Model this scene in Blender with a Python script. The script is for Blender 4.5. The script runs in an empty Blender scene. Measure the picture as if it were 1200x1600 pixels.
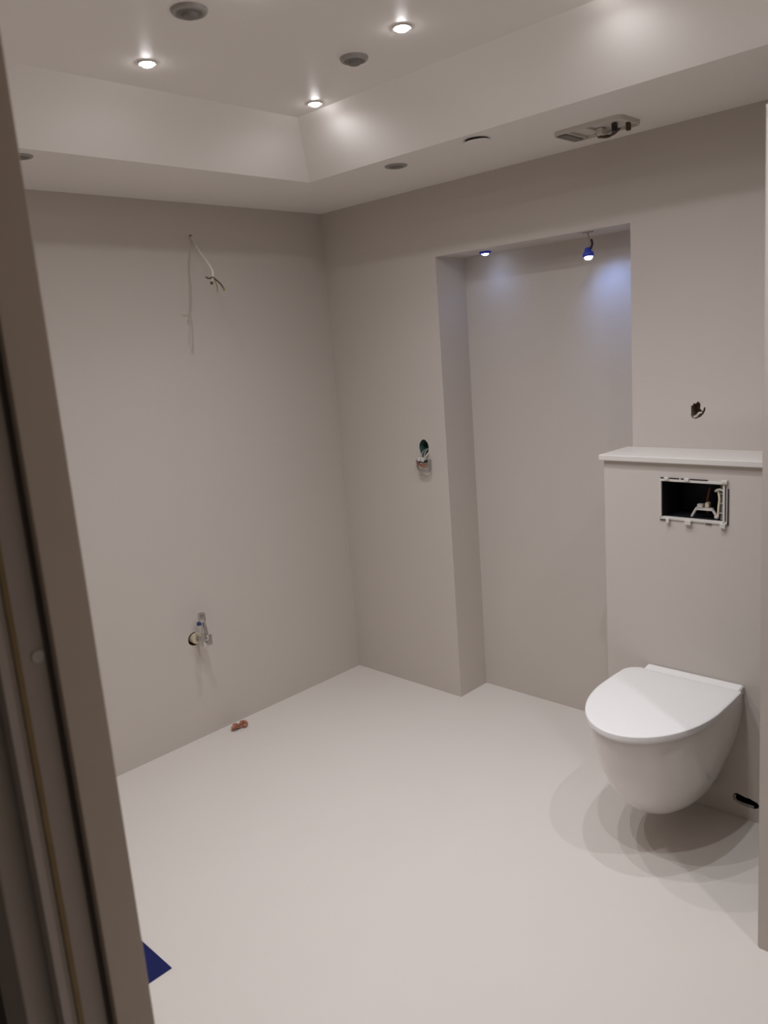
import bpy, bmesh, math, random
from mathutils import Vector, Matrix
random.seed(4)
scene = bpy.context.scene
C = scene.collection

# ------------------------------------------------------------------ camera
F_PX = 1249.3
YAW, PITCH, ROLL = 0.782455, -0.202188, -0.076254
CAM = Vector((2.98459, -2.72817, 1.65296))
fwd = Vector((-math.sin(YAW)*math.cos(PITCH), math.cos(YAW)*math.cos(PITCH), math.sin(PITCH)))
rgt0 = Vector((math.cos(YAW), math.sin(YAW), 0)); up0 = rgt0.cross(fwd)
rgt = rgt0*math.cos(ROLL) + up0*math.sin(ROLL)
upv = -rgt0*math.sin(ROLL) + up0*math.cos(ROLL)
cam = bpy.data.cameras.new('camera'); cam_o = bpy.data.objects.new('camera', cam); C.objects.link(cam_o)
cam.sensor_fit = 'AUTO'; cam.sensor_width = 36; cam.lens = F_PX/1600*36
cam.clip_start = 0.02
cam.dof.use_dof = True; cam.dof.focus_distance = 3.5; cam.dof.aperture_fstop = 4.6
M = Matrix((rgt, upv, -fwd)).transposed().to_4x4(); M.translation = CAM
cam_o.matrix_world = M
scene.camera = cam_o

# ------------------------------------------------------------------ world, exposure
w = bpy.data.worlds.new('world'); scene.world = w; w.use_nodes = True
bg = w.node_tree.nodes['Background']; bg.inputs[0].default_value = (1, .86, .72, 1); bg.inputs[1].default_value = 0.05
vs = scene.view_settings
vs.view_transform = 'Standard'; vs.look = 'None'; vs.exposure = -0.09; vs.gamma = 1.0; vs.use_curve_mapping = False
SPOT_W, SPILL_W = 14.6, 9.4
SPOT_COL = (1.0, 1.02, 1.07)

# ------------------------------------------------------------------ dimensions (metres, room corner at the origin)
H = 2.30           # underside of the lowered ceiling border
ZU = 2.455         # raised tray of the ceiling
W, D = 3.27, -2.30 # right wall, wall with the doorway
TX0, TX1, TY0, TY1 = .5225, 2.90, -.522, -1.90   # lip of the tray
UX0, UX1, UY0, UY1 = .735, 2.69, -.742, -1.765   # top of its sloping sides
N1, N2, ND, NT = .6955, 1.5875, .1992, 2.0142
BX0, BX1, BY = 1.58, 2.42, -.1997
SHZ = 1.229

# ------------------------------------------------------------------ materials
def mat(name, col, rough=.6, metal=0, spec=.5, bump=0, bscale=60, var=0, vscale=3, emit=None, estr=0, coat=0):
    m = bpy.data.materials.new(name); m.use_nodes = True
    nt = m.node_tree; b = nt.nodes['Principled BSDF']
    b.inputs['Base Color'].default_value = (*col, 1); b.inputs['Roughness'].default_value = rough
    b.inputs['Metallic'].default_value = metal; b.inputs['Specular IOR Level'].default_value = spec
    b.inputs['Coat Weight'].default_value = coat
    tc = nt.nodes.new('ShaderNodeTexCoord')
    if var:
        n = nt.nodes.new('ShaderNodeTexNoise'); n.inputs['Scale'].default_value = vscale; n.inputs['Detail'].default_value = 4
        nt.links.new(tc.outputs['Object'], n.inputs['Vector'])
        r = nt.nodes.new('ShaderNodeMix'); r.data_type = 'RGBA'
        r.inputs['A'].default_value = (*[c*(1-var) for c in col], 1); r.inputs['B'].default_value = (*[min(1, c*(1+var)) for c in col], 1)
        nt.links.new(n.outputs['Fac'], r.inputs['Factor']); nt.links.new(r.outputs['Result'], b.inputs['Base Color'])
    if bump:
        n2 = nt.nodes.new('ShaderNodeTexNoise'); n2.inputs['Scale'].default_value = bscale; n2.inputs['Detail'].default_value = 5
        nt.links.new(tc.outputs['Object'], n2.inputs['Vector'])
        bp = nt.nodes.new('ShaderNodeBump'); bp.inputs['Strength'].default_value = bump; bp.inputs['Distance'].default_value = .002
        nt.links.new(n2.outputs['Fac'], bp.inputs['Height']); nt.links.new(bp.outputs['Normal'], b.inputs['Normal'])
    if emit:
        b.inputs['Emission Color'].default_value = (*emit, 1); b.inputs['Emission Strength'].default_value = estr
    return m
WALL = (.580, .523, .476)
MT = dict(
    wall=mat('wall_paint', WALL, .75, spec=.25, bump=.12, bscale=140, var=.02, vscale=2.5),
    ceil=mat('ceiling_paint', (.88, .835, .79), .40, spec=.4, bump=.03, bscale=60, var=.012),
    floor=mat('floor_vinyl', (.700, .645, .598), .55, spec=.3, bump=.06, bscale=220, var=.02, vscale=4),
    cavity=mat('cavity_board', (.30, .23, .175), .9, spec=.1, bump=.5, bscale=50, var=.25, vscale=40),
    dark=mat('dark_plastic_shade', (.018, .018, .022), .5, spec=.3, var=.2, vscale=20),  # dark plastic, also the colour that keeps the cistern openings in shade
    lens=mat('lamp_lens', (.9, .9, .9), .3, emit=(1, .97, .98), estr=60),
    chrome=mat('brushed_chrome', (.62, .60, .58), .28, metal=1, bump=.05, bscale=200),
    ringwhite=mat('lamp_trim', (.62, .58, .54), .4, var=.03, vscale=30),
    ringgrey=mat('grey_trim', (.33, .30, .28), .45, var=.05, vscale=30),
    greyface=mat('grey_speaker_face', (.20, .18, .165), .6, var=.08, vscale=60),
    porcelain=mat('porcelain', (.77, .735, .70), .12, spec=.5, var=.006, vscale=4, coat=.3),
    lid=mat('lid_plastic', (.78, .755, .74), .16, spec=.5, var=.006, vscale=4),
    shelf=mat('shelf_laminate', (.70, .655, .615), .35, spec=.45, var=.02, vscale=8),
    whiteplastic=mat('white_plastic', (.64, .60, .55), .4, var=.03, vscale=40),
    cream=mat('cream_plastic', (.72, .64, .47), .45, var=.05, vscale=60),
    cable=mat('white_cable', (.70, .64, .57), .5, var=.05, vscale=50),
    brown=mat('brown_wire', (.085, .045, .025), .5, var=.2, vscale=60),
    bluewire=mat('blue_plastic', (.02, .04, .16), .4, var=.15, vscale=60),
    black=mat('black_plastic', (.02, .016, .018), .45, var=.2, vscale=40),
    steel=mat('steel', (.42, .40, .38), .35, metal=.9, bump=.08, bscale=120),
    green=mat('green_box', (.07, .14, .11), .5, var=.2, vscale=40),
    redbrown=mat('rust_wire', (.30, .085, .04), .5, var=.2, vscale=60),
    scrap=mat('scrap_foil', (.36, .16, .10), .45, spec=.5, var=.45, vscale=70),
    sheet=mat('blue_sheet', (.010, .015, .088), .75, spec=.2, var=.08, vscale=12),
    jamb=mat('frame_paint', (.60, .50, .42), .5, var=.04, vscale=6),
    jamb2=mat('frame_rebate_paint', (.52, .45, .40), .55, var=.05, vscale=6),
    seal=mat('door_seal', (.27, .185, .085), .6, var=.25, vscale=25),
    seal2=mat('rubber_gasket', (.085, .068, .058), .7, var=.15, vscale=25),
    hall=mat('hall_wall_unlit', (.10, .09, .085), .8, var=.05),  # darkness of the unlit hall is put into this colour
    copper=mat('copper_pipe', (.34, .13, .075), .45, metal=.4, var=.2, vscale=40),
    bluelens=mat('blue_lamp_lens', (.8, .85, 1), .3, emit=(.62, .74, 1), estr=30),
    bluering=mat('blue_lamp_bezel', (.03, .05, .28), .25, spec=.5, emit=(.01, .04, .6), estr=.12),
)

# ------------------------------------------------------------------ helpers
def obj(name, bm, m, parent=None, smooth=False, loc=None):
    bmesh.ops.recalc_face_normals(bm, faces=bm.faces)
    me = bpy.data.meshes.new(name); bm.to_mesh(me); bm.free()
    ms = m if isinstance(m, (list, tuple)) else [m]
    for k in ms: me.materials.append(k)
    if smooth:
        for f in me.polygons: f.use_smooth = True
        me.set_sharp_from_angle(angle=math.radians(38))
    o = bpy.data.objects.new(name, me); C.objects.link(o)
    if parent: o.parent = parent
    if loc is not None: o.location = loc
    return o
def tag(o, label, cat, group=None):
    o['label'] = label; o['category'] = cat
    if group: o['group'] = group
    return o
def thing(name, label, cat, loc=(0, 0, 0), group=None):
    o = bpy.data.objects.new(name, None); C.objects.link(o); o.location = loc; o.empty_display_size = .05
    return tag(o, label, cat, group)
def struct(o):
    o['kind'] = 'structure'; return o
def box(bm, x0, x1, y0, y1, z0, z1, bev=0, seg=2):
    g = bmesh.ops.create_cube(bm, size=1)['verts']
    for v in g:
        v.co = Vector((x0 + (v.co.x+.5)*(x1-x0), y0 + (v.co.y+.5)*(y1-y0), z0 + (v.co.z+.5)*(z1-z0)))
    if bev:
        es = list({e for v in g for e in v.link_edges})
        bmesh.ops.bevel(bm, geom=es, offset=bev, segments=seg, affect='EDGES', profile=.5)
    return bm
def B(*a, **k): return box(bmesh.new(), *a, **k)
def lathe(bm, prof, axis='z', n=32, org=(0, 0, 0)):
    """prof: (radius, height) pairs turned around an axis through org"""
    org = Vector(org); rings = []
    for r, h in prof:
        ring = []
        for i in range(n):
            a = 2*math.pi*i/n
            p = Vector((r*math.cos(a), r*math.sin(a), h))
            if axis == 'x': p = Vector((p.z, p.x, p.y))
            if axis == 'y': p = Vector((p.x, p.z, p.y))
            ring.append(bm.verts.new(org+p))
        rings.append(ring)
    for a, b in zip(rings, rings[1:]):
        for i in range(n): bm.faces.new((a[i], a[(i+1) % n], b[(i+1) % n], b[i]))
    if prof[0][0] > 1e-6: bm.faces.new(rings[0])
    if prof[-1][0] > 1e-6: bm.faces.new(rings[-1])
    bmesh.ops.remove_doubles(bm, verts=bm.verts, dist=1e-6)
    return bm
def tube(bm, pts, r, n=10, steps=6):
    pts = [Vector(p) for p in pts]
    P = []
    for i in range(len(pts)-1):      # Catmull-Rom
        p0 = pts[max(i-1, 0)]; p1 = pts[i]; p2 = pts[i+1]; p3 = pts[min(i+2, len(pts)-1)]
        for s in range(steps):
            t = s/steps
            P.append(.5*((2*p1) + (p2-p0)*t + (2*p0-5*p1+4*p2-p3)*t*t + (3*p1-p0-3*p2+p3)*t**3))
    P.append(pts[-1])
    rings = []; ref = Vector((.3, .2, .93)).normalized()
    for i, p in enumerate(P):
        tan = (P[min(i+1, len(P)-1)] - P[max(i-1, 0)]).normalized()
        u = ref - tan*ref.dot(tan)
        u = u.normalized() if u.length > 1e-4 else tan.orthogonal().normalized()
        ref = u; v = tan.cross(u)
        rr = r(i/(len(P)-1)) if callable(r) else r
        rings.append([bm.verts.new(p + (u*math.cos(a) + v*math.sin(a))*rr) for a in [2*math.pi*k/n for k in range(n)]])
    for a, b in zip(rings, rings[1:]):
        for i in range(n): bm.faces.new((a[i], a[(i+1) % n], b[(i+1) % n], b[i]))
    bm.faces.new(rings[0]); bm.faces.new(rings[-1])
    return bm
def T(pts, r, **k): return tube(bmesh.new(), pts, r, **k)
def L(prof, **k): return lathe(bmesh.new(), prof, **k)
def prism(bm, outline, y0, y1):
    """closed outline of (x, z) pushed along y"""
    a = [bm.verts.new((x, y0, z)) for x, z in outline]; b = [bm.verts.new((x, y1, z)) for x, z in outline]
    n = len(a)
    for i in range(n): bm.faces.new((a[i], a[(i+1) % n], b[(i+1) % n], b[i]))
    bm.faces.new(a); bm.faces.new(b)
    return bm
def cut(o, bm, m):
    """cut a real recess into a wall; the cutter is deleted again"""
    c = obj('cutter', bm, m)
    md = o.modifiers.new('cut', 'BOOLEAN'); md.operation = 'DIFFERENCE'; md.object = c; md.solver = 'EXACT'
    md.material_mode = 'TRANSFER'
    bpy.context.view_layer.update()
    me = bpy.data.meshes.new_from_object(o.evaluated_get(bpy.context.evaluated_depsgraph_get()))
    old = o.data; o.modifiers.clear(); o.data = me; me.name = o.name
    bpy.data.meshes.remove(old); bpy.data.objects.remove(c, do_unlink=True)

# ------------------------------------------------------------------ the room
floor = struct(obj('floor', B(-.2, W+.2, -4.0, .45, -.1, 0), MT['floor']))
wall_left = struct(obj('wall_left', B(-.2, 0, D-.12, .45, 0, 2.75), MT['wall']))
wall_back = struct(obj('wall_back', B(0, W, 0, .40, 0, 2.75), MT['wall']))
cut(wall_back, B(N1, N2, -.2, ND, -.1, NT), MT['wall'])
wall_right = struct(obj('wall_right', B(W, W+.2, D-.12, .45, 0, 2.75), MT['wall']))
DX0, DX1, DH = 2.00, 3.02, 2.12
wall_front = obj('wall_front', B(0, W, D-.11, D, 0, 2.75), [MT['wall'], MT['hall']]); struct(wall_front)
cut(wall_front, B(DX0, DX1, D-.3, D+.2, -.1, DH), MT['wall'])
for f in wall_front.data.polygons:
    if f.normal.y < -.9 and f.center.y < D-.1: f.material_index = 1  # hall side takes the darkened colour
ceiling = struct(obj('ceiling', B(0, W, D, 0, H, 2.75), MT['ceil']))
bm = bmesh.new(); rings = []
for (xa, xb, ya, yb_, z) in ((TX0, TX1, TY0, TY1, H-.1), (TX0, TX1, TY0, TY1, H), (UX0, UX1, UY0, UY1, ZU)):
    rings.append([bm.verts.new(c) for c in ((xa, ya, z), (xb, ya, z), (xb, yb_, z), (xa, yb_, z))])
for a, b in zip(rings, rings[1:]):
    for i in range(4): bm.faces.new((a[i], a[(i+1) % 4], b[(i+1) % 4], b[i]))
bm.faces.new(rings[0]); bm.faces.new(rings[-1])
cut(ceiling, bm, MT['ceil'])
wall_cistern = struct(obj('wall_cistern', B(BX0, BX1, BY, 0, 0, SHZ-.020), MT['wall']))

# partition beside the toilet, very slightly out of plumb
bm = B(2.321, W, -.765, -.665, 0, 2.11)
for v in bm.verts:
    if v.co.z > 1 and v.co.x < 2.5: v.co.x -= .022
bmesh.ops.bevel(bm, geom=[e for e in bm.edges if abs(e.verts[0].co.z-e.verts[1].co.z) > 1], offset=.004, segments=2, affect='EDGES')
struct(obj('wall_partition', bm, MT['wall']))

# ------------------------------------------------------------------ doorway at the left edge of the view
dr = bpy.data.objects.new('door_1', None); C.objects.link(dr); struct(dr); dr.location = (2.03, -2.36, 0)
def dpart(name, bm, m):
    o = obj(name, bm, m, dr); o.matrix_parent_inverse = Matrix.Translation(-Vector(dr.location)); return o
dpart('frame_stop', B(DX0, 2.03, -2.3585, -2.306, 0, 2.09, bev=.0015), MT['jamb'])
dpart('frame_rebate', B(DX0, 2.012, -2.407, -2.3585, 0, 2.09, bev=.001), MT['jamb2'])
dpart('gasket', T([(2.0145, -2.3615, .0), (2.0145, -2.3615, 1), (2.0145, -2.3615, 2.09)], .0030, n=8), MT['seal2'])
dpart('seal_strip', B(2.011, 2.0155, -2.402, -2.3945, 0, 2.09, bev=.001), MT['seal'])
dpart('frame_edge', B(1.99, 2.012, -2.4195, -2.407, 0, 2.09, bev=.001), MT['jamb2'])
dpart('casing', B(1.89, 1.985, -2.455, -2.41, 0, 2.16, bev=.003), MT['jamb2'])
dpart('screw_plug', L([(0, .0028), (.0075, .0026), (.0088, .0015), (.009, -.001)], axis='x', n=24, org=(2.012, -2.3735, 1.313)), MT['ringwhite'])
dpart('frame_head', B(DX0, DX1, -2.407, -2.306, 2.09, DH, bev=.001), MT['jamb'])
dpart('frame_jamb', B(2.99, DX1, -2.407, -2.306, 0, 2.09, bev=.001), MT['jamb'])

# ------------------------------------------------------------------ lit spots in the raised ceiling
def spot(x, y, label, watt=1.0):
    t = thing('ceiling_spotlight', label, 'spotlight', (x, y, ZU), 'lit spots in the ceiling tray')
    obj('trim_ring', L([(.0190, .0), (.0250, .0), (.0250, -.002), (.0235, -.004), (.0190, -.0035), (.0187, -.002)], n=32), MT['ringwhite'], t, True)
    prof = [(.0185*math.cos(a), -.001-.0105*math.sin(a)) for a in [math.pi/2*k/7 for k in range(8)]]
    obj('lens', L([(.0185, 0)]+prof[:-1]+[(0, -.0115)], n=24), MT['lens'], t, True)
    for nm, size, e in (('spot_beam', 118, SPOT_W), ('spot_spill', 176, SPILL_W)):     # bright beam and the faint wide spill of the same lamp
        ld = bpy.data.lights.new(nm, 'SPOT'); ld.energy = e*watt; ld.color = SPOT_COL
        ld.spot_size = math.radians(size); ld.spot_blend = 1.0; ld.shadow_soft_size = .011
        lo = bpy.data.objects.new(nm, ld); C.objects.link(lo); lo.parent = t; lo.location = (0, 0, -.0145)
    return t
spot(.921, -1.429, 'small lit ceiling spot nearest the door frame')
spot(1.489, -1.024, 'small lit ceiling spot at the top centre of the photo')
spot(.890, -.797, 'small lit ceiling spot beside the inner corner of the ceiling tray')
spot(1.93, -.805, 'lit spot above the toilet, its glow on the tray side')
spot(2.02, -1.40, 'lit spot of the tray out in front of the toilet')
spot(1.45, -1.47, 'lit spot of the tray towards the doorway')
spot(2.57, -.945, 'lit spot of the tray beside the partition')

# ------------------------------------------------------------------ dark round fittings
def fitting(x, y, z, label, r=.056, drop=.010, kind=0):
    if kind == 0:
        t = thing('ceiling_downlight', label, 'downlight', (x, y, z), 'unlit round fittings in the ceiling')
        obj('bezel', L([(r*.72, 0), (r, 0), (r, -drop*.35), (r*.93, -drop*.8), (r*.78, -drop), (r*.70, -drop*.7)], n=40), MT['ringgrey'], t, True)
        obj('reflector', L([(r*.705, -.001), (r*.70, -drop*.72), (r*.45, -drop*1.0), (r*.40, -drop*1.7), (r*.20, -drop*1.9), (0, -drop*1.9)], n=40), MT['greyface'], t, True)
    else:
        t = thing('vent_cover', label, 'vent', (x, y, z))
        obj('collar', L([(r*.80, 0), (r*.86, 0), (r*.86, -.003), (r*.80, -.003)], n=40), MT['black'], t, True)
        pl = obj('cover_disc', L([(0, -.003), (r*.97, -.003), (r, -.004), (r*.97, -.006), (r*.6, -.007), (0, -.0075)], n=40), MT['ceil'], t, True)
        pl.rotation_euler = (math.radians(3), math.radians(-2), 0); pl.location.z = -.003
    return t
fitting(1.272, -1.521, ZU, 'large dark unlit round fitting at the top left of the ceiling', .043, .010)
fitting(1.262, -.977, ZU, 'dark unlit round fitting between two lit spots in the tray', .040, .011)
fitting(.884, -.416, H, 'flat grey unlit disc in the lowered ceiling border near the corner', .042, .005)
fitting(.435, -1.60, H, 'grey disc in the lowered ceiling border beside the door frame', .036, .005)
fitting(1.277, -.446, H, 'white round cover with a dark crescent gap in the ceiling border', .044, .010, 1)

# ------------------------------------------------------------------ opened ceiling box with loose wires
JX0, JX1, JY0, JY1 = 1.462, 1.705, -.285, -.140
jb = thing('junction_box', 'open white ceiling box with loose brown wires by the wall', 'junction box', ((JX0+JX1)/2, (JY0+JY1)/2, H))
def jpart(name, bm, m, sm=False, par=None):
    o = obj(name, bm, m, par or jb, sm)
    if par is None: o.matrix_parent_inverse = Matrix.Translation(-Vector(jb.location))
    return o
bm = bmesh.new(); th = .004; hz = .014
def rrect(x0, x1, y0, y1, r, n=6):
    P = []
    for cx, cy, a0 in ((x1-r, y1-r, 0), (x0+r, y1-r, 90), (x0+r, y0+r, 180), (x1-r, y0+r, 270)):
        for k in range(n+1):
            a = math.radians(a0 + 90*k/n); P.append((cx+r*math.cos(a), cy+r*math.sin(a)))
    return P
o1 = rrect(JX0, JX1, JY0, JY1, .022); o2 = rrect(JX0+th, JX1-th, JY0+th, JY1-th, .018)
R = [[bm.verts.new((x, y, z)) for x, y in o] for o, z in ((o1, H), (o1, H-hz), (o2, H-hz), (o2, H-.003))]
for a, b in zip(R, R[1:]):
    for i in range(len(a)): bm.faces.new((a[i], a[(i+1) % len(a)], b[(i+1) % len(a)], b[i]))
bm.faces.new(R[-1]); bm.faces.new(R[0])
jpart('tray', bm, MT['whiteplastic'], True)
jpart('end_slot', B(JX0+.006, JX0+.040, JY0+.030, JY1-.012, H-.0145, H-.003, bev=.003), MT['greyface'])
jpart('rib', B(JX0+.045, JX0+.049, JY0+.006, JY1-.006, H-.012, H-.003), MT['whiteplastic'])
jpart('rib', B(JX0+.110, JX0+.114, JY0+.006, JY1-.006, H-.011, H-.003), MT['whiteplastic'])
jpart('terminal_block', B(1.575, 1.60, -.205, -.175, H-.024, H-.004, bev=.002), MT['whiteplastic'])
for pts in ([(1.56, -.175, H-.012), (1.59, -.185, H-.030), (1.62, -.19, H-.033), (1.645, -.205, H-.022), (1.655, -.22, H-.008)],
            [(1.565, -.16, H-.010), (1.585, -.160, H-.022), (1.62, -.170, H-.026), (1.65, -.187, H-.018)],
            [(1.59, -.162, H-.014), (1.575, -.160, H-.023), (1.56, -.162, H-.020)]):
    jpart('wire', T(pts, .0038), MT['brown'], True)
jpart('connector', B(1.640, 1.655, -.222, -.204, H-.030, H-.004, bev=.003), MT['black'])
jpart('connector', B(1.668, 1.682, -.182, -.168, H-.028, H-.003, bev=.003), MT['brown'])

# ------------------------------------------------------------------ niche lights
nl = thing('niche_downlight', 'recessed blue-ringed downlight at the left of the niche top', 'downlight', (.884, .101, NT))
obj('bezel', L([(.0165, .0), (.025, .0), (.025, -.003), (.0235, -.008), (.0195, -.010), (.0168, -.008)], n=32), MT['bluering'], nl, True)
obj('lens', L([(.0165, -.001), (.0160, -.007), (.0125, -.0125), (.007, -.0155), (0, -.0165)], n=24), MT['bluelens'], nl, True)
def blue_spot(par, loc, target, watt, size):
    ld = bpy.data.lights.new('blue_beam', 'SPOT'); ld.energy = watt; ld.color = (.22, .40, 1.0)
    ld.spot_size = math.radians(size); ld.spot_blend = .9; ld.shadow_soft_size = .012
    lo = bpy.data.objects.new('blue_beam', ld); C.objects.link(lo); lo.parent = par; lo.location = loc
    lo.rotation_euler = (Vector(target)-Vector(loc)).to_track_quat('-Z', 'Y').to_euler()
blue_spot(nl, (0, 0, -.018), (0, .02, -.8), .55, 140)

HX, HY, HZ = 1.395, .046, 1.936
hl = thing('hanging_spotlight', 'loose blue spotlight hanging on its wire below the niche top', 'spotlight', (HX, HY, NT))
def hpart(name, bm, m):
    o = obj(name, bm, m, hl, True); o.matrix_parent_inverse = Matrix.Translation(-Vector(hl.location)); return o
hpart('mounting_clip', B(HX-.022, HX+.022, HY-.004, HY+.004, NT-.003, NT+.0, bev=.001), MT['steel'])
hpart('wire', T([(HX, HY, NT), (HX+.004, HY+.001, NT-.03), (HX+.004, HY, NT-.06), (HX+.004, HY, HZ+.022)], .0022), MT['ringgrey'])
hpart('spring', T([(HX+.012, HY-.002, HZ+.016), (HX+.020, HY-.004, HZ+.034), (HX+.017, HY-.006, HZ+.050)], .0042), MT['dark'])
hd = L([(0, .022), (.010, .022), (.013, .010), (.0175, .006), (.0205, .001), (.021, -.006), (.0185, -.012), (.0160, -.012), (.0155, -.006), (0, -.006)], n=32)
ln = L([(.0155, -.0065), (.0150, -.013), (.0115, -.0185), (.006, -.021), (0, -.0215)], n=24)
tilt = Matrix.Translation((HX, HY, HZ)) @ Matrix.Rotation(math.radians(-6), 4, 'X') @ Matrix.Rotation(math.radians(-9), 4, 'Y')
hd.transform(tilt); ln.transform(tilt)
head = hpart('head', hd, MT['bluering']); hpart('lens', ln, MT['bluelens'])
blue_spot(hl, tuple(tilt @ Vector((0, 0, -.026)) - Vector(hl.location)), (.050, .16, -.27), 1.5, 110)

# ------------------------------------------------------------------ cable on the left wall
cut(wall_left, L([(.008, -.06), (.008, .03)], axis='x', n=14, org=(0, -.743, 2.165)), MT['cavity'])
wc = thing('wall_cable', 'white cable with bared brown wires hanging out of the left wall', 'cable', (0, -.743, 2.165))
def wpart(name, bm, m, sm=True):
    o = obj(name, bm, m, wc, sm); o.matrix_parent_inverse = Matrix.Translation(-Vector(wc.location)); return o
wpart('sheath', T([(-.03, -.743, 2.166), (.010, -.745, 2.160), (.030, -.750, 2.138), (.060, -.760, 2.112), (.100, -.773, 2.085), (.150, -.778, 2.040), (.185, -.785, 2.006), (.197, -.793, 1.980)], .0056), MT['cable'])
wpart('conductor', T([(.197, -.793, 1.982), (.213, -.790, 1.968), (.245, -.792, 1.948), (.272, -.799, 1.926)], .0030, n=8), MT['brown'])
wpart('conductor', T([(.197, -.793, 1.982), (.210, -.793, 1.966), (.232, -.802, 1.942), (.243, -.810, 1.918)], .0020, n=8), MT['seal'])
wpart('conductor', T([(.197, -.793, 1.982), (.196, -.803, 1.976), (.196, -.816, 1.976), (.198, -.825, 1.980)], .0030, n=8), MT['brown'])
wpart('conductor', T([(.197, -.793, 1.984), (.199, -.797, 1.972), (.200, -.802, 1.960)], .0024, n=8), MT['cable'])
wpart('end_cap', L([(0, -.006), (.005, -.004), (.006, .002), (.004, .007), (0, .008)], org=(.200, -.803, 1.956), n=14), MT['brown'])
wpart('end_cap', L([(0, -.006), (.0045, -.004), (.0045, .006), (0, .007)], org=(.274, -.800, 1.925), n=12), MT['seal'])

# ------------------------------------------------------------------ water valve on the left wall
vx, vy, vz = 0, -.958, .462
cut(wall_left, L([(.030, -.05), (.030, .03)], axis='x', n=24, org=(0, vy-.012, vz)), MT['cavity'])
vv = thing('water_valve', 'chrome angle valve with cream collar on the left wall', 'valve', (vx, vy, vz))
def vpart(name, bm, m):
    o = obj(name, bm, m, vv, True); o.matrix_parent_inverse = Matrix.Translation(-Vector(vv.location)); return o
vpart('collar', L([(.014, -.045), (.025, -.045), (.025, .004), (.022, .010), (.014, .010)], axis='x', n=28, org=(0, vy, vz)), MT['cream'])
vpart('stub_pipe', L([(0, -.04), (.0125, -.04), (.0125, .034), (.0145, .036), (.0145, .052), (.012, .054), (0, .054)], axis='x', n=20, org=(0, vy, vz)), MT['chrome'])
vpart('valve_body', L([(0, -.022), (.012, -.022), (.0145, -.018), (.0145, .016), (.011, .022), (.011, .034), (0, .034)], n=20, org=(.064, vy, vz)), MT['chrome'])
vpart('spindle', L([(0, 0), (.009, 0), (.009, .018), (.012, .02), (.012, .03), (0, .031)], axis='x', n=16, org=(.074, vy+.003, vz)), MT['steel'])
vpart('handle', B(.094, .103, vy+.004, vy+.016, vz-.012, vz+.034, bev=.002), MT['steel'])
vpart('riser_pipe', T([(.064, vy, vz+.03), (.064, vy, vz+.06), (.060, vy, vz+.085)], .0065), MT['chrome'])
vpart('hose', T([(.082, vy+.006, vz+.03), (.078, vy+.006, vz+.06), (.068, vy+.006, vz+.085)], .0055), MT['steel'])
vpart('coupling', L([(0, -.020), (.011, -.020), (.0165, -.014), (.0165, .018), (.0145, .022), (.009, .022), (0, .018)], n=6, org=(.062, vy+.002, vz+.104)), MT['chrome'])
vpart('blue_cap', L([(0, -.008), (.009, -.008), (.010, 0), (.008, .006), (0, .007)], n=16, org=(.060, vy-.014, vz+.084)), MT['bluewire'])

# ------------------------------------------------------------------ crumpled scrap on the floor
sc = thing('crumpled_scrap', 'small crumpled reddish-brown scrap on the floor by the left wall', 'scrap', (.066, -.845, 0))
bm = bmesh.new(); bmesh.ops.create_icosphere(bm, subdivisions=3, radius=1)
rr = random.Random(9)
dirs = [Vector((rr.gauss(0, 1), rr.gauss(0, 1), rr.gauss(0, 1))).normalized() for _ in range(26)]
for v in bm.verts:
    d = v.co.normalized(); s = 1
    for q in dirs: s -= .30*max(0, d.dot(q)-.80)/.2
    v.co = Vector((d.x*.022*s, d.y*.040*s, max(d.z*.019*s, -.013)+.013))
bm.transform(Matrix.Rotation(math.radians(-10), 4, 'Z'))
obj('crumple', bm, MT['scrap'], sc)
bm = T([(-.004, .020, .022), (.010, .036, .024), (.019, .036, .013), (.016, .020, .009)], .0075, n=8)
obj('curl', bm, MT['copper'], sc, True)
obj('fold', T([(.002, -.032, .010), (.014, -.020, .020), (.004, -.006, .026), (-.010, -.016, .024)], .005, n=8), MT['redbrown'], sc, True)

# ------------------------------------------------------------------ opened wall socket left of the niche
sx, sz = .562, 1.186
el = [(sx + .0275*math.cos(a)*(1+.10*math.sin(3*a)), sz + .044*math.sin(a)) for a in [2*math.pi*k/28 for k in range(28)]]
cut(wall_back, prism(bmesh.new(), el, -.05, .055), MT['green'])
so = thing('wall_socket_box', 'opened green wall socket with wires and metal bracket hanging out', 'socket', (sx, 0, sz))
def spart(name, bm, m, sm=True):
    o = obj(name, bm, m, so, sm); o.matrix_parent_inverse = Matrix.Translation(-Vector(so.location)); return o
SS = Matrix.Translation((.009, 0, .014))
_sp = spart
def spart(name, bm, m, sm=True):
    bm.transform(SS); return _sp(name, bm, m, sm)
spart('wire', T([(sx-.016, .045, sz-.016), (sx-.014, .015, sz-.020), (sx-.014, -.006, sz-.030), (sx-.010, -.022, sz-.050)], .0026), MT['ringgrey'])
spart('wire', T([(sx+.002, .045, sz-.012), (sx+.002, .015, sz-.016), (sx+.002, -.006, sz-.028), (sx+.006, -.022, sz-.050)], .0026), MT['ringgrey'])
spart('wire', T([(sx+.018, .045, sz-.012), (sx+.018, .01, sz-.026), (sx+.016, -.008, sz-.036), (sx+.012, -.02, sz-.050)], .003), MT['cream'])
spart('terminal', B(sx-.022, sx-.006, -.036, -.016, sz-.066, sz-.049, bev=.0015), MT['whiteplastic'], False)
spart('terminal', B(sx-.001, sx+.013, -.036, -.016, sz-.068, sz-.050, bev=.0015), MT['whiteplastic'], False)
spart('terminal_carrier', B(sx-.026, sx+.018, -.030, -.010, sz-.073, sz-.062, bev=.002), MT['black'], False)
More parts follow.
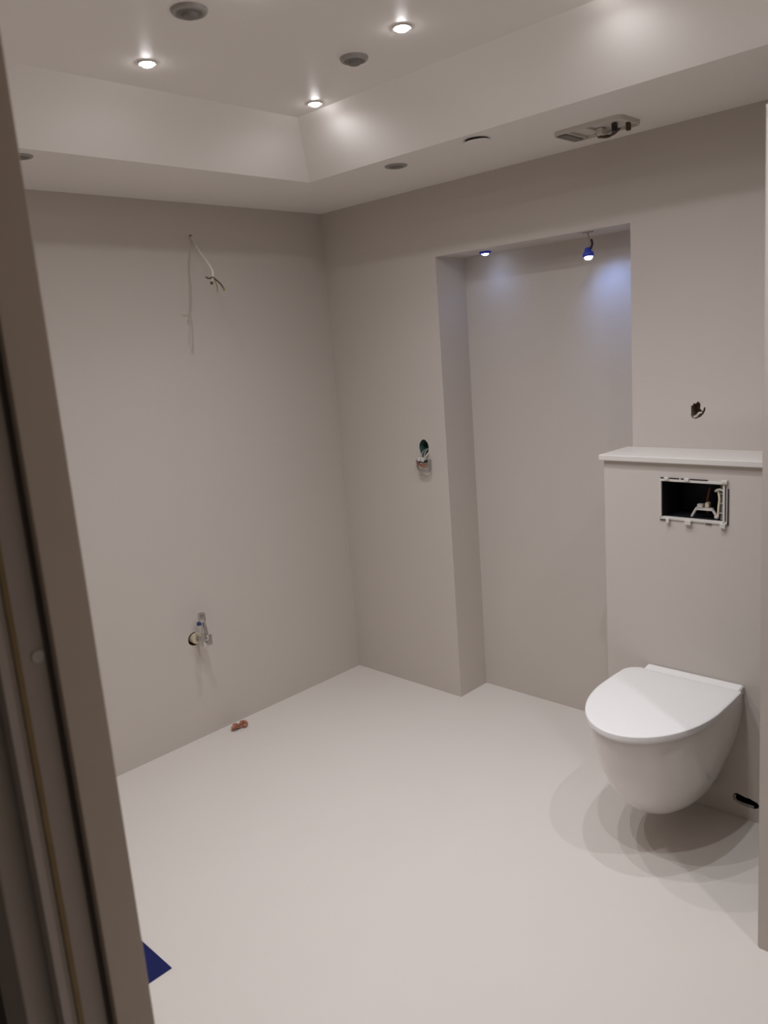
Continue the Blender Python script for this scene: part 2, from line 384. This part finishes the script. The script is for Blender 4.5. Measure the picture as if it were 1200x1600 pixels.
spart('earth_wire', T([(sx-.024, -.026, sz-.078), (sx-.010, -.034, sz-.082), (sx+.008, -.036, sz-.085), (sx+.018, -.032, sz-.092)], .0052, n=8), MT['redbrown'])
br = [(sx-.043, -.020, sz-.064), (sx-.036, -.024, sz-.080), (sx-.031, -.028, sz-.098), (sx-.014, -.030, sz-.108), (sx+.012, -.026, sz-.113), (sx+.030, -.020, sz-.112), (sx+.030, -.014, sz-.092), (sx+.027, -.006, sz-.060)]
spart('metal_bracket', T(br, .0046, n=8), MT['steel'])

# ------------------------------------------------------------------ torn hole in the wall above the shelf
hx, hz_ = 1.828, 1.362
hole = [(-.023, -.020), (-.0225, .016), (-.016, .017), (-.015, .024), (-.006, .023), (.001, .031), (.009, .024), (.010, .014), (.0085, .006), (.013, .001), (.018, -.004), (.022, .008), (.0265, .012), (.0265, .000), (.022, -.011), (.012, -.022), (-.006, -.030), (-.018, -.028)]
cut(wall_back, prism(bmesh.new(), [(hx+x, hz_+z) for x, z in hole], -.05, .045), MT['cavity'])
bm = T([(hx-.016, .012, hz_-.026), (hx-.004, .004, hz_-.020), (hx+.006, -.003, hz_-.010), (hx+.014, .002, hz_-.008)], lambda t: .0052*(1-.5*t), n=8)
bm.transform(Matrix.Translation((0, 0, 0)))
tf = obj('torn_flap', bm, MT['whiteplastic'], wall_back, True)

# ------------------------------------------------------------------ cistern shelf
tag(obj('shelf', B(1.567, BX1, -.2147, 0, SHZ-.020, SHZ, bev=.0025), MT['shelf']), 'pale laminate shelf board capping the cistern wall', 'shelf')

# ------------------------------------------------------------------ flush plate opening
FX0, FX1, FZ0, FZ1 = 1.792, 2.006, 1.020, 1.153
cut(wall_cistern, B(FX0, FX1, BY-.05, BY+.165, FZ0, FZ1), MT['dark'])  # pocket faces coloured near-black for the shade inside the hatch
fp = thing('flush_plate_frame', 'white clip frame around the open dark cistern hatch above the toilet', 'flush frame', (1.899, BY, FZ0))
def fpart(name, bm, m, sm=False):
    o = obj(name, bm, m, fp, sm); o.matrix_parent_inverse = Matrix.Translation(-Vector(fp.location)); return o
y0, y1 = BY-.004, BY+.014
fpart('frame_bar', B(FX0-.006, FX1+.004, y0, y1, FZ1-.006, FZ1+.002, bev=.001), MT['whiteplastic'])
fpart('frame_bar', B(FX0-.006, FX1+.004, y0, y1, FZ0-.003, FZ0+.005, bev=.001), MT['whiteplastic'])
fpart('frame_bar', B(FX0-.006, FX0-.001, y0, y1, FZ0, FZ1-.005, bev=.001), MT['whiteplastic'])
fpart('frame_bar', B(FX1-.010, FX1-.003, y0, y1, FZ0, FZ1-.005, bev=.001), MT['whiteplastic'])
for a, b in ((FX0-.004, FX0+.010), (FX0+.028, FX0+.060), (FX0+.066, FX0+.078), (FX0+.098, FX0+.155)):
    fpart('top_slot', B(a, b, BY-.003, BY+.002, FZ1+.003, FZ1+.0065), MT['black'])
for a, b in ((FX0-.006, FX0+.028), (FX0+.150, FX0+.168)):
    fpart('bottom_slot', B(a, b, BY-.003, BY+.002, FZ0-.008, FZ0-.0045), MT['seal2'])
fpart('side_gap', B(FX1+.0045, FX1+.009, BY-.003, BY+.002, FZ0-.004, FZ1-.018), MT['black'])
for a, b in ((FX0+.018, FX0+.030), (FX0+.082, FX0+.104), (FX1-.016, FX1+.002)):
    fpart('clip', B(a, b, BY-.012, BY-.001, FZ0-.014, FZ0+.002, bev=.0015), MT['whiteplastic'])
for a, b in ((FX0+.012, FX0+.026), (FX0+.080, FX0+.096), (FX1-.014, FX1+.006)):
    fpart('clip', B(a, b, BY-.010, BY-.001, FZ1-.002, FZ1+.009, bev=.0015), MT['whiteplastic'])
# lever bracket: two splayed legs, a bar, a cap
yb = BY+.045
fpart('lever_leg', T([(1.876, yb, FZ0+.004), (1.890, yb, FZ0+.030), (1.896, yb, FZ0+.034)], .0048, n=8), MT['whiteplastic'], True)
fpart('lever_leg', T([(1.962, yb, FZ0+.004), (1.946, yb, FZ0+.030), (1.940, yb, FZ0+.034)], .0048, n=8), MT['whiteplastic'], True)
fpart('lever_bar', B(1.892, 1.946, yb-.006, yb+.008, FZ0+.028, FZ0+.037, bev=.001), MT['whiteplastic'])
fpart('lever_cap', B(1.896, 1.914, yb-.008, yb+.01, FZ0+.036, FZ0+.049, bev=.002), MT['whiteplastic'])
fpart('lever_cap', B(1.918, 1.932, yb, yb+.02, FZ0+.036, FZ0+.054, bev=.003), MT['cream'])
fpart('copper_pipe', T([(1.985, BY+.07, FZ0), (1.978, BY+.07, FZ0+.03), (1.975, BY+.075, FZ0+.06)], .008), MT['copper'], True)
fpart('copper_pipe', T([(1.895, BY+.13, FZ0), (1.895, BY+.13, FZ0+.05), (1.90, BY+.135, FZ0+.085)], .006), MT['copper'], True)
fpart('hose', T([(1.975, BY+.08, FZ0+.055), (1.965, BY+.08, FZ0+.075), (1.957, BY+.085, FZ0+.095)], .0065), MT['ringgrey'], True)
fpart('hook', T([(1.966, y1, FZ1-.032), (1.974, y1-.004, FZ1-.026), (1.984, y1-.006, FZ1-.024), (1.993, y1-.004, FZ1-.028)], .0035, n=8), MT['whiteplastic'], True)
fpart('side_rail', T([(1.974, y1+.002, FZ1-.028), (1.979, y1, FZ1-.055), (1.977, y1, FZ1-.08), (1.974, y1+.002, FZ1-.115)], .0034, n=8), MT['cream'], True)
fpart('rail_foot', L([(0, -.004), (.0055, -.003), (.006, .002), (0, .004)], n=12, org=(1.969, y1, FZ0+.016)), MT['whiteplastic'], True)
fpart('side_plate', B(1.980, FX1-.010, y1+.006, y1+.016, FZ0+.006, FZ1-.012), MT['greyface'])
for zz in (.028, .060, .092):
    fpart('side_rung', B(1.978, FX1-.010, y1+.0, y1+.008, FZ0+zz, FZ0+zz+.004), MT['ringgrey'])

# ------------------------------------------------------------------ cut-out for the pipe at the foot of the cistern wall
so_ = [(2.042, .060), (2.040, .070), (2.044, .082), (2.052, .0865), (2.066, .084), (2.082, .080), (2.094, .081), (2.104, .0775), (2.119, .074), (2.126, .066), (2.124, .055), (2.112, .049), (2.090, .048), (2.066, .050), (2.052, .053)]
cut(wall_cistern, prism(bmesh.new(), so_, BY-.05, BY+.10), MT['dark'])  # shade inside the cut-out comes from its near-black faces
obj('slot_lip', T([(2.046, BY+.006, .076), (2.044, BY+.005, .065), (2.052, BY+.004, .0555), (2.075, BY+.004, .0525), (2.108, BY+.004, .0520)], .0040, n=8), MT['ringgrey'], wall_cistern, True)

# ------------------------------------------------------------------ wall-hung toilet
TXC = 1.879
toilet = thing('toilet', 'white wall-hung toilet with closed lid below the cistern hatch', 'toilet', (TXC, BY, 0))
def dring(wd, wb, yf, yb, n=40):
    """D-shaped ring in plan, relative to (TXC, BY): back edge at yb, front tip at yf"""
    yc = yb + (yf-yb)*.36; P = []
    m = 8
    for k in range(m):
        t = k/m; P.append((wb + (wd-wb)*math.sin(t*math.pi/2), yb + (yc-yb)*t))
    for k in range(n+1):
        a = math.pi*k/n; P.append((wd*math.cos(a), yc + (yf-yc)*math.sin(a)))
    for k in range(m-1, -1, -1):
        t = k/m; P.append((-(wb + (wd-wb)*math.sin(t*math.pi/2)), yb + (yc-yb)*t))
    return P
def crom(rows, sub=4):
    out = []
    for i in range(len(rows)-1):
        p0 = rows[max(i-1, 0)]; p1 = rows[i]; p2 = rows[i+1]; p3 = rows[min(i+2, len(rows)-1)]
        for s in range(sub):
            t = s/sub
            out.append([.5*(2*b + (c-a)*t + (2*a-5*b+4*c-d)*t*t + (3*b-a-3*c+d)*t**3) for a, b, c, d in zip(p0, p1, p2, p3)])
    out.append(list(rows[-1])); return out
# z, half width, half width at the wall, front
rows = [(.449, .190, .188, -.507), (.430, .192, .189, -.510), (.390, .190, .187, -.504), (.330, .183, .178, -.488), (.270, .171, .163, -.462),
        (.210, .155, .143, -.428), (.160, .136, .124, -.384), (.118, .113, .103, -.332), (.088, .084, .080, -.276), (.073, .048, .048, -.212), (.070, .012, .014, -.14)]
bm = bmesh.new(); prev = None
for z, wd, wb, yf in crom(rows):
    ring = [bm.verts.new((x, y, z)) for x, y in dring(wd, wb, yf, .0)]
    if prev:
        for i in range(len(ring)): bm.faces.new((prev[i], prev[(i+1) % len(ring)], ring[(i+1) % len(ring)], ring[i]))
    else: bm.faces.new(ring)
    prev = ring
bm.faces.new(prev)
obj('bowl', bm, MT['porcelain'], toilet, True)
def slab(levels, yb, wd=.201, wb=.199, yf=-.528):
    bm = bmesh.new(); prev = None; cy = -.26
    base = dring(wd, wb, yf, yb, 56)
    m = 8; core = base[m:-m]; yc = core[0][1]
    rc, rl = .018, .056                      # rear corner radii: tucked under the hinge cover, and the free one
    right = [(wb-rc+rc*math.sin(a), yb-rc+rc*math.cos(a)) for a in [math.pi/2*k/5 for k in range(6)]]
    left = [(-(wb-rl+rl*math.sin(a)), yb-rl+rl*math.cos(a)) for a in [math.pi/2*k/9 for k in range(9, -1, -1)]]
    base = right + [(wd, (yb-rc+yc)/2)] + core + [(-wd, (yb-rl+yc)/2)] + left
    for z, ins in levels:
        ring = []
        for x, y in base:
            d = Vector((x, y-cy)); l = d.length; d *= max(0, l-ins)/l
            ring.append(bm.verts.new((d.x, cy+d.y, z)))
        if prev:
            for i in range(len(ring)): bm.faces.new((prev[i], prev[(i+1) % len(ring)], ring[(i+1) % len(ring)], ring[i]))
        else: bm.faces.new(ring)
        prev = ring
    bm.faces.new(prev)
    return bm
obj('seat', slab([(.449, .012), (.449, .010), (.4555, .009), (.4555, .014)], -.030), MT['lid'], toilet, True)
lid = obj('lid', slab([(.4575, .006), (.4575, .003), (.4595, .0), (.471, .0), (.4745, .0012), (.4760, .004), (.4768, .012), (.478, .05), (.4790, .12)], -.028), MT['lid'], toilet, True)
# hinge cover rising from the lid to the wall
prof = [(-.001, .450), (-.001, .483), (-.010, .484), (-.018, .4825), (-.030, .4800), (-.046, .4782), (-.046, .470), (-.030, .455)]
bm = bmesh.new()
a = [bm.verts.new((-.138, y, z)) for y, z in prof]; b = [bm.verts.new((.192, y, z)) for y, z in prof]
for i in range(len(a)): bm.faces.new((a[i], a[(i+1) % len(a)], b[(i+1) % len(a)], b[i]))
bm.faces.new(a); bm.faces.new(b)
bmesh.ops.recalc_face_normals(bm, faces=bm.faces)
bmesh.ops.bevel(bm, geom=list(bm.edges), offset=.003, segments=2, affect='EDGES')
obj('hinge_cover', bm, MT['lid'], toilet, True)
obj('fixing_cap', L([(0, -.004), (.006, -.004), (.007, .002), (.005, .004), (0, .0045)], axis='x', n=16, org=(.1400, -.10, .175)), MT['ringgrey'], toilet, True)

# ------------------------------------------------------------------ blue sheet on the floor
bm = B(.800, 1.124, -2.06, -1.834, .0, .0025, bev=.0006, seg=1)
tag(obj('blue_sheet', bm, MT['sheet']), 'dark blue sheet lying flat on the floor behind the door frame', 'sheet')
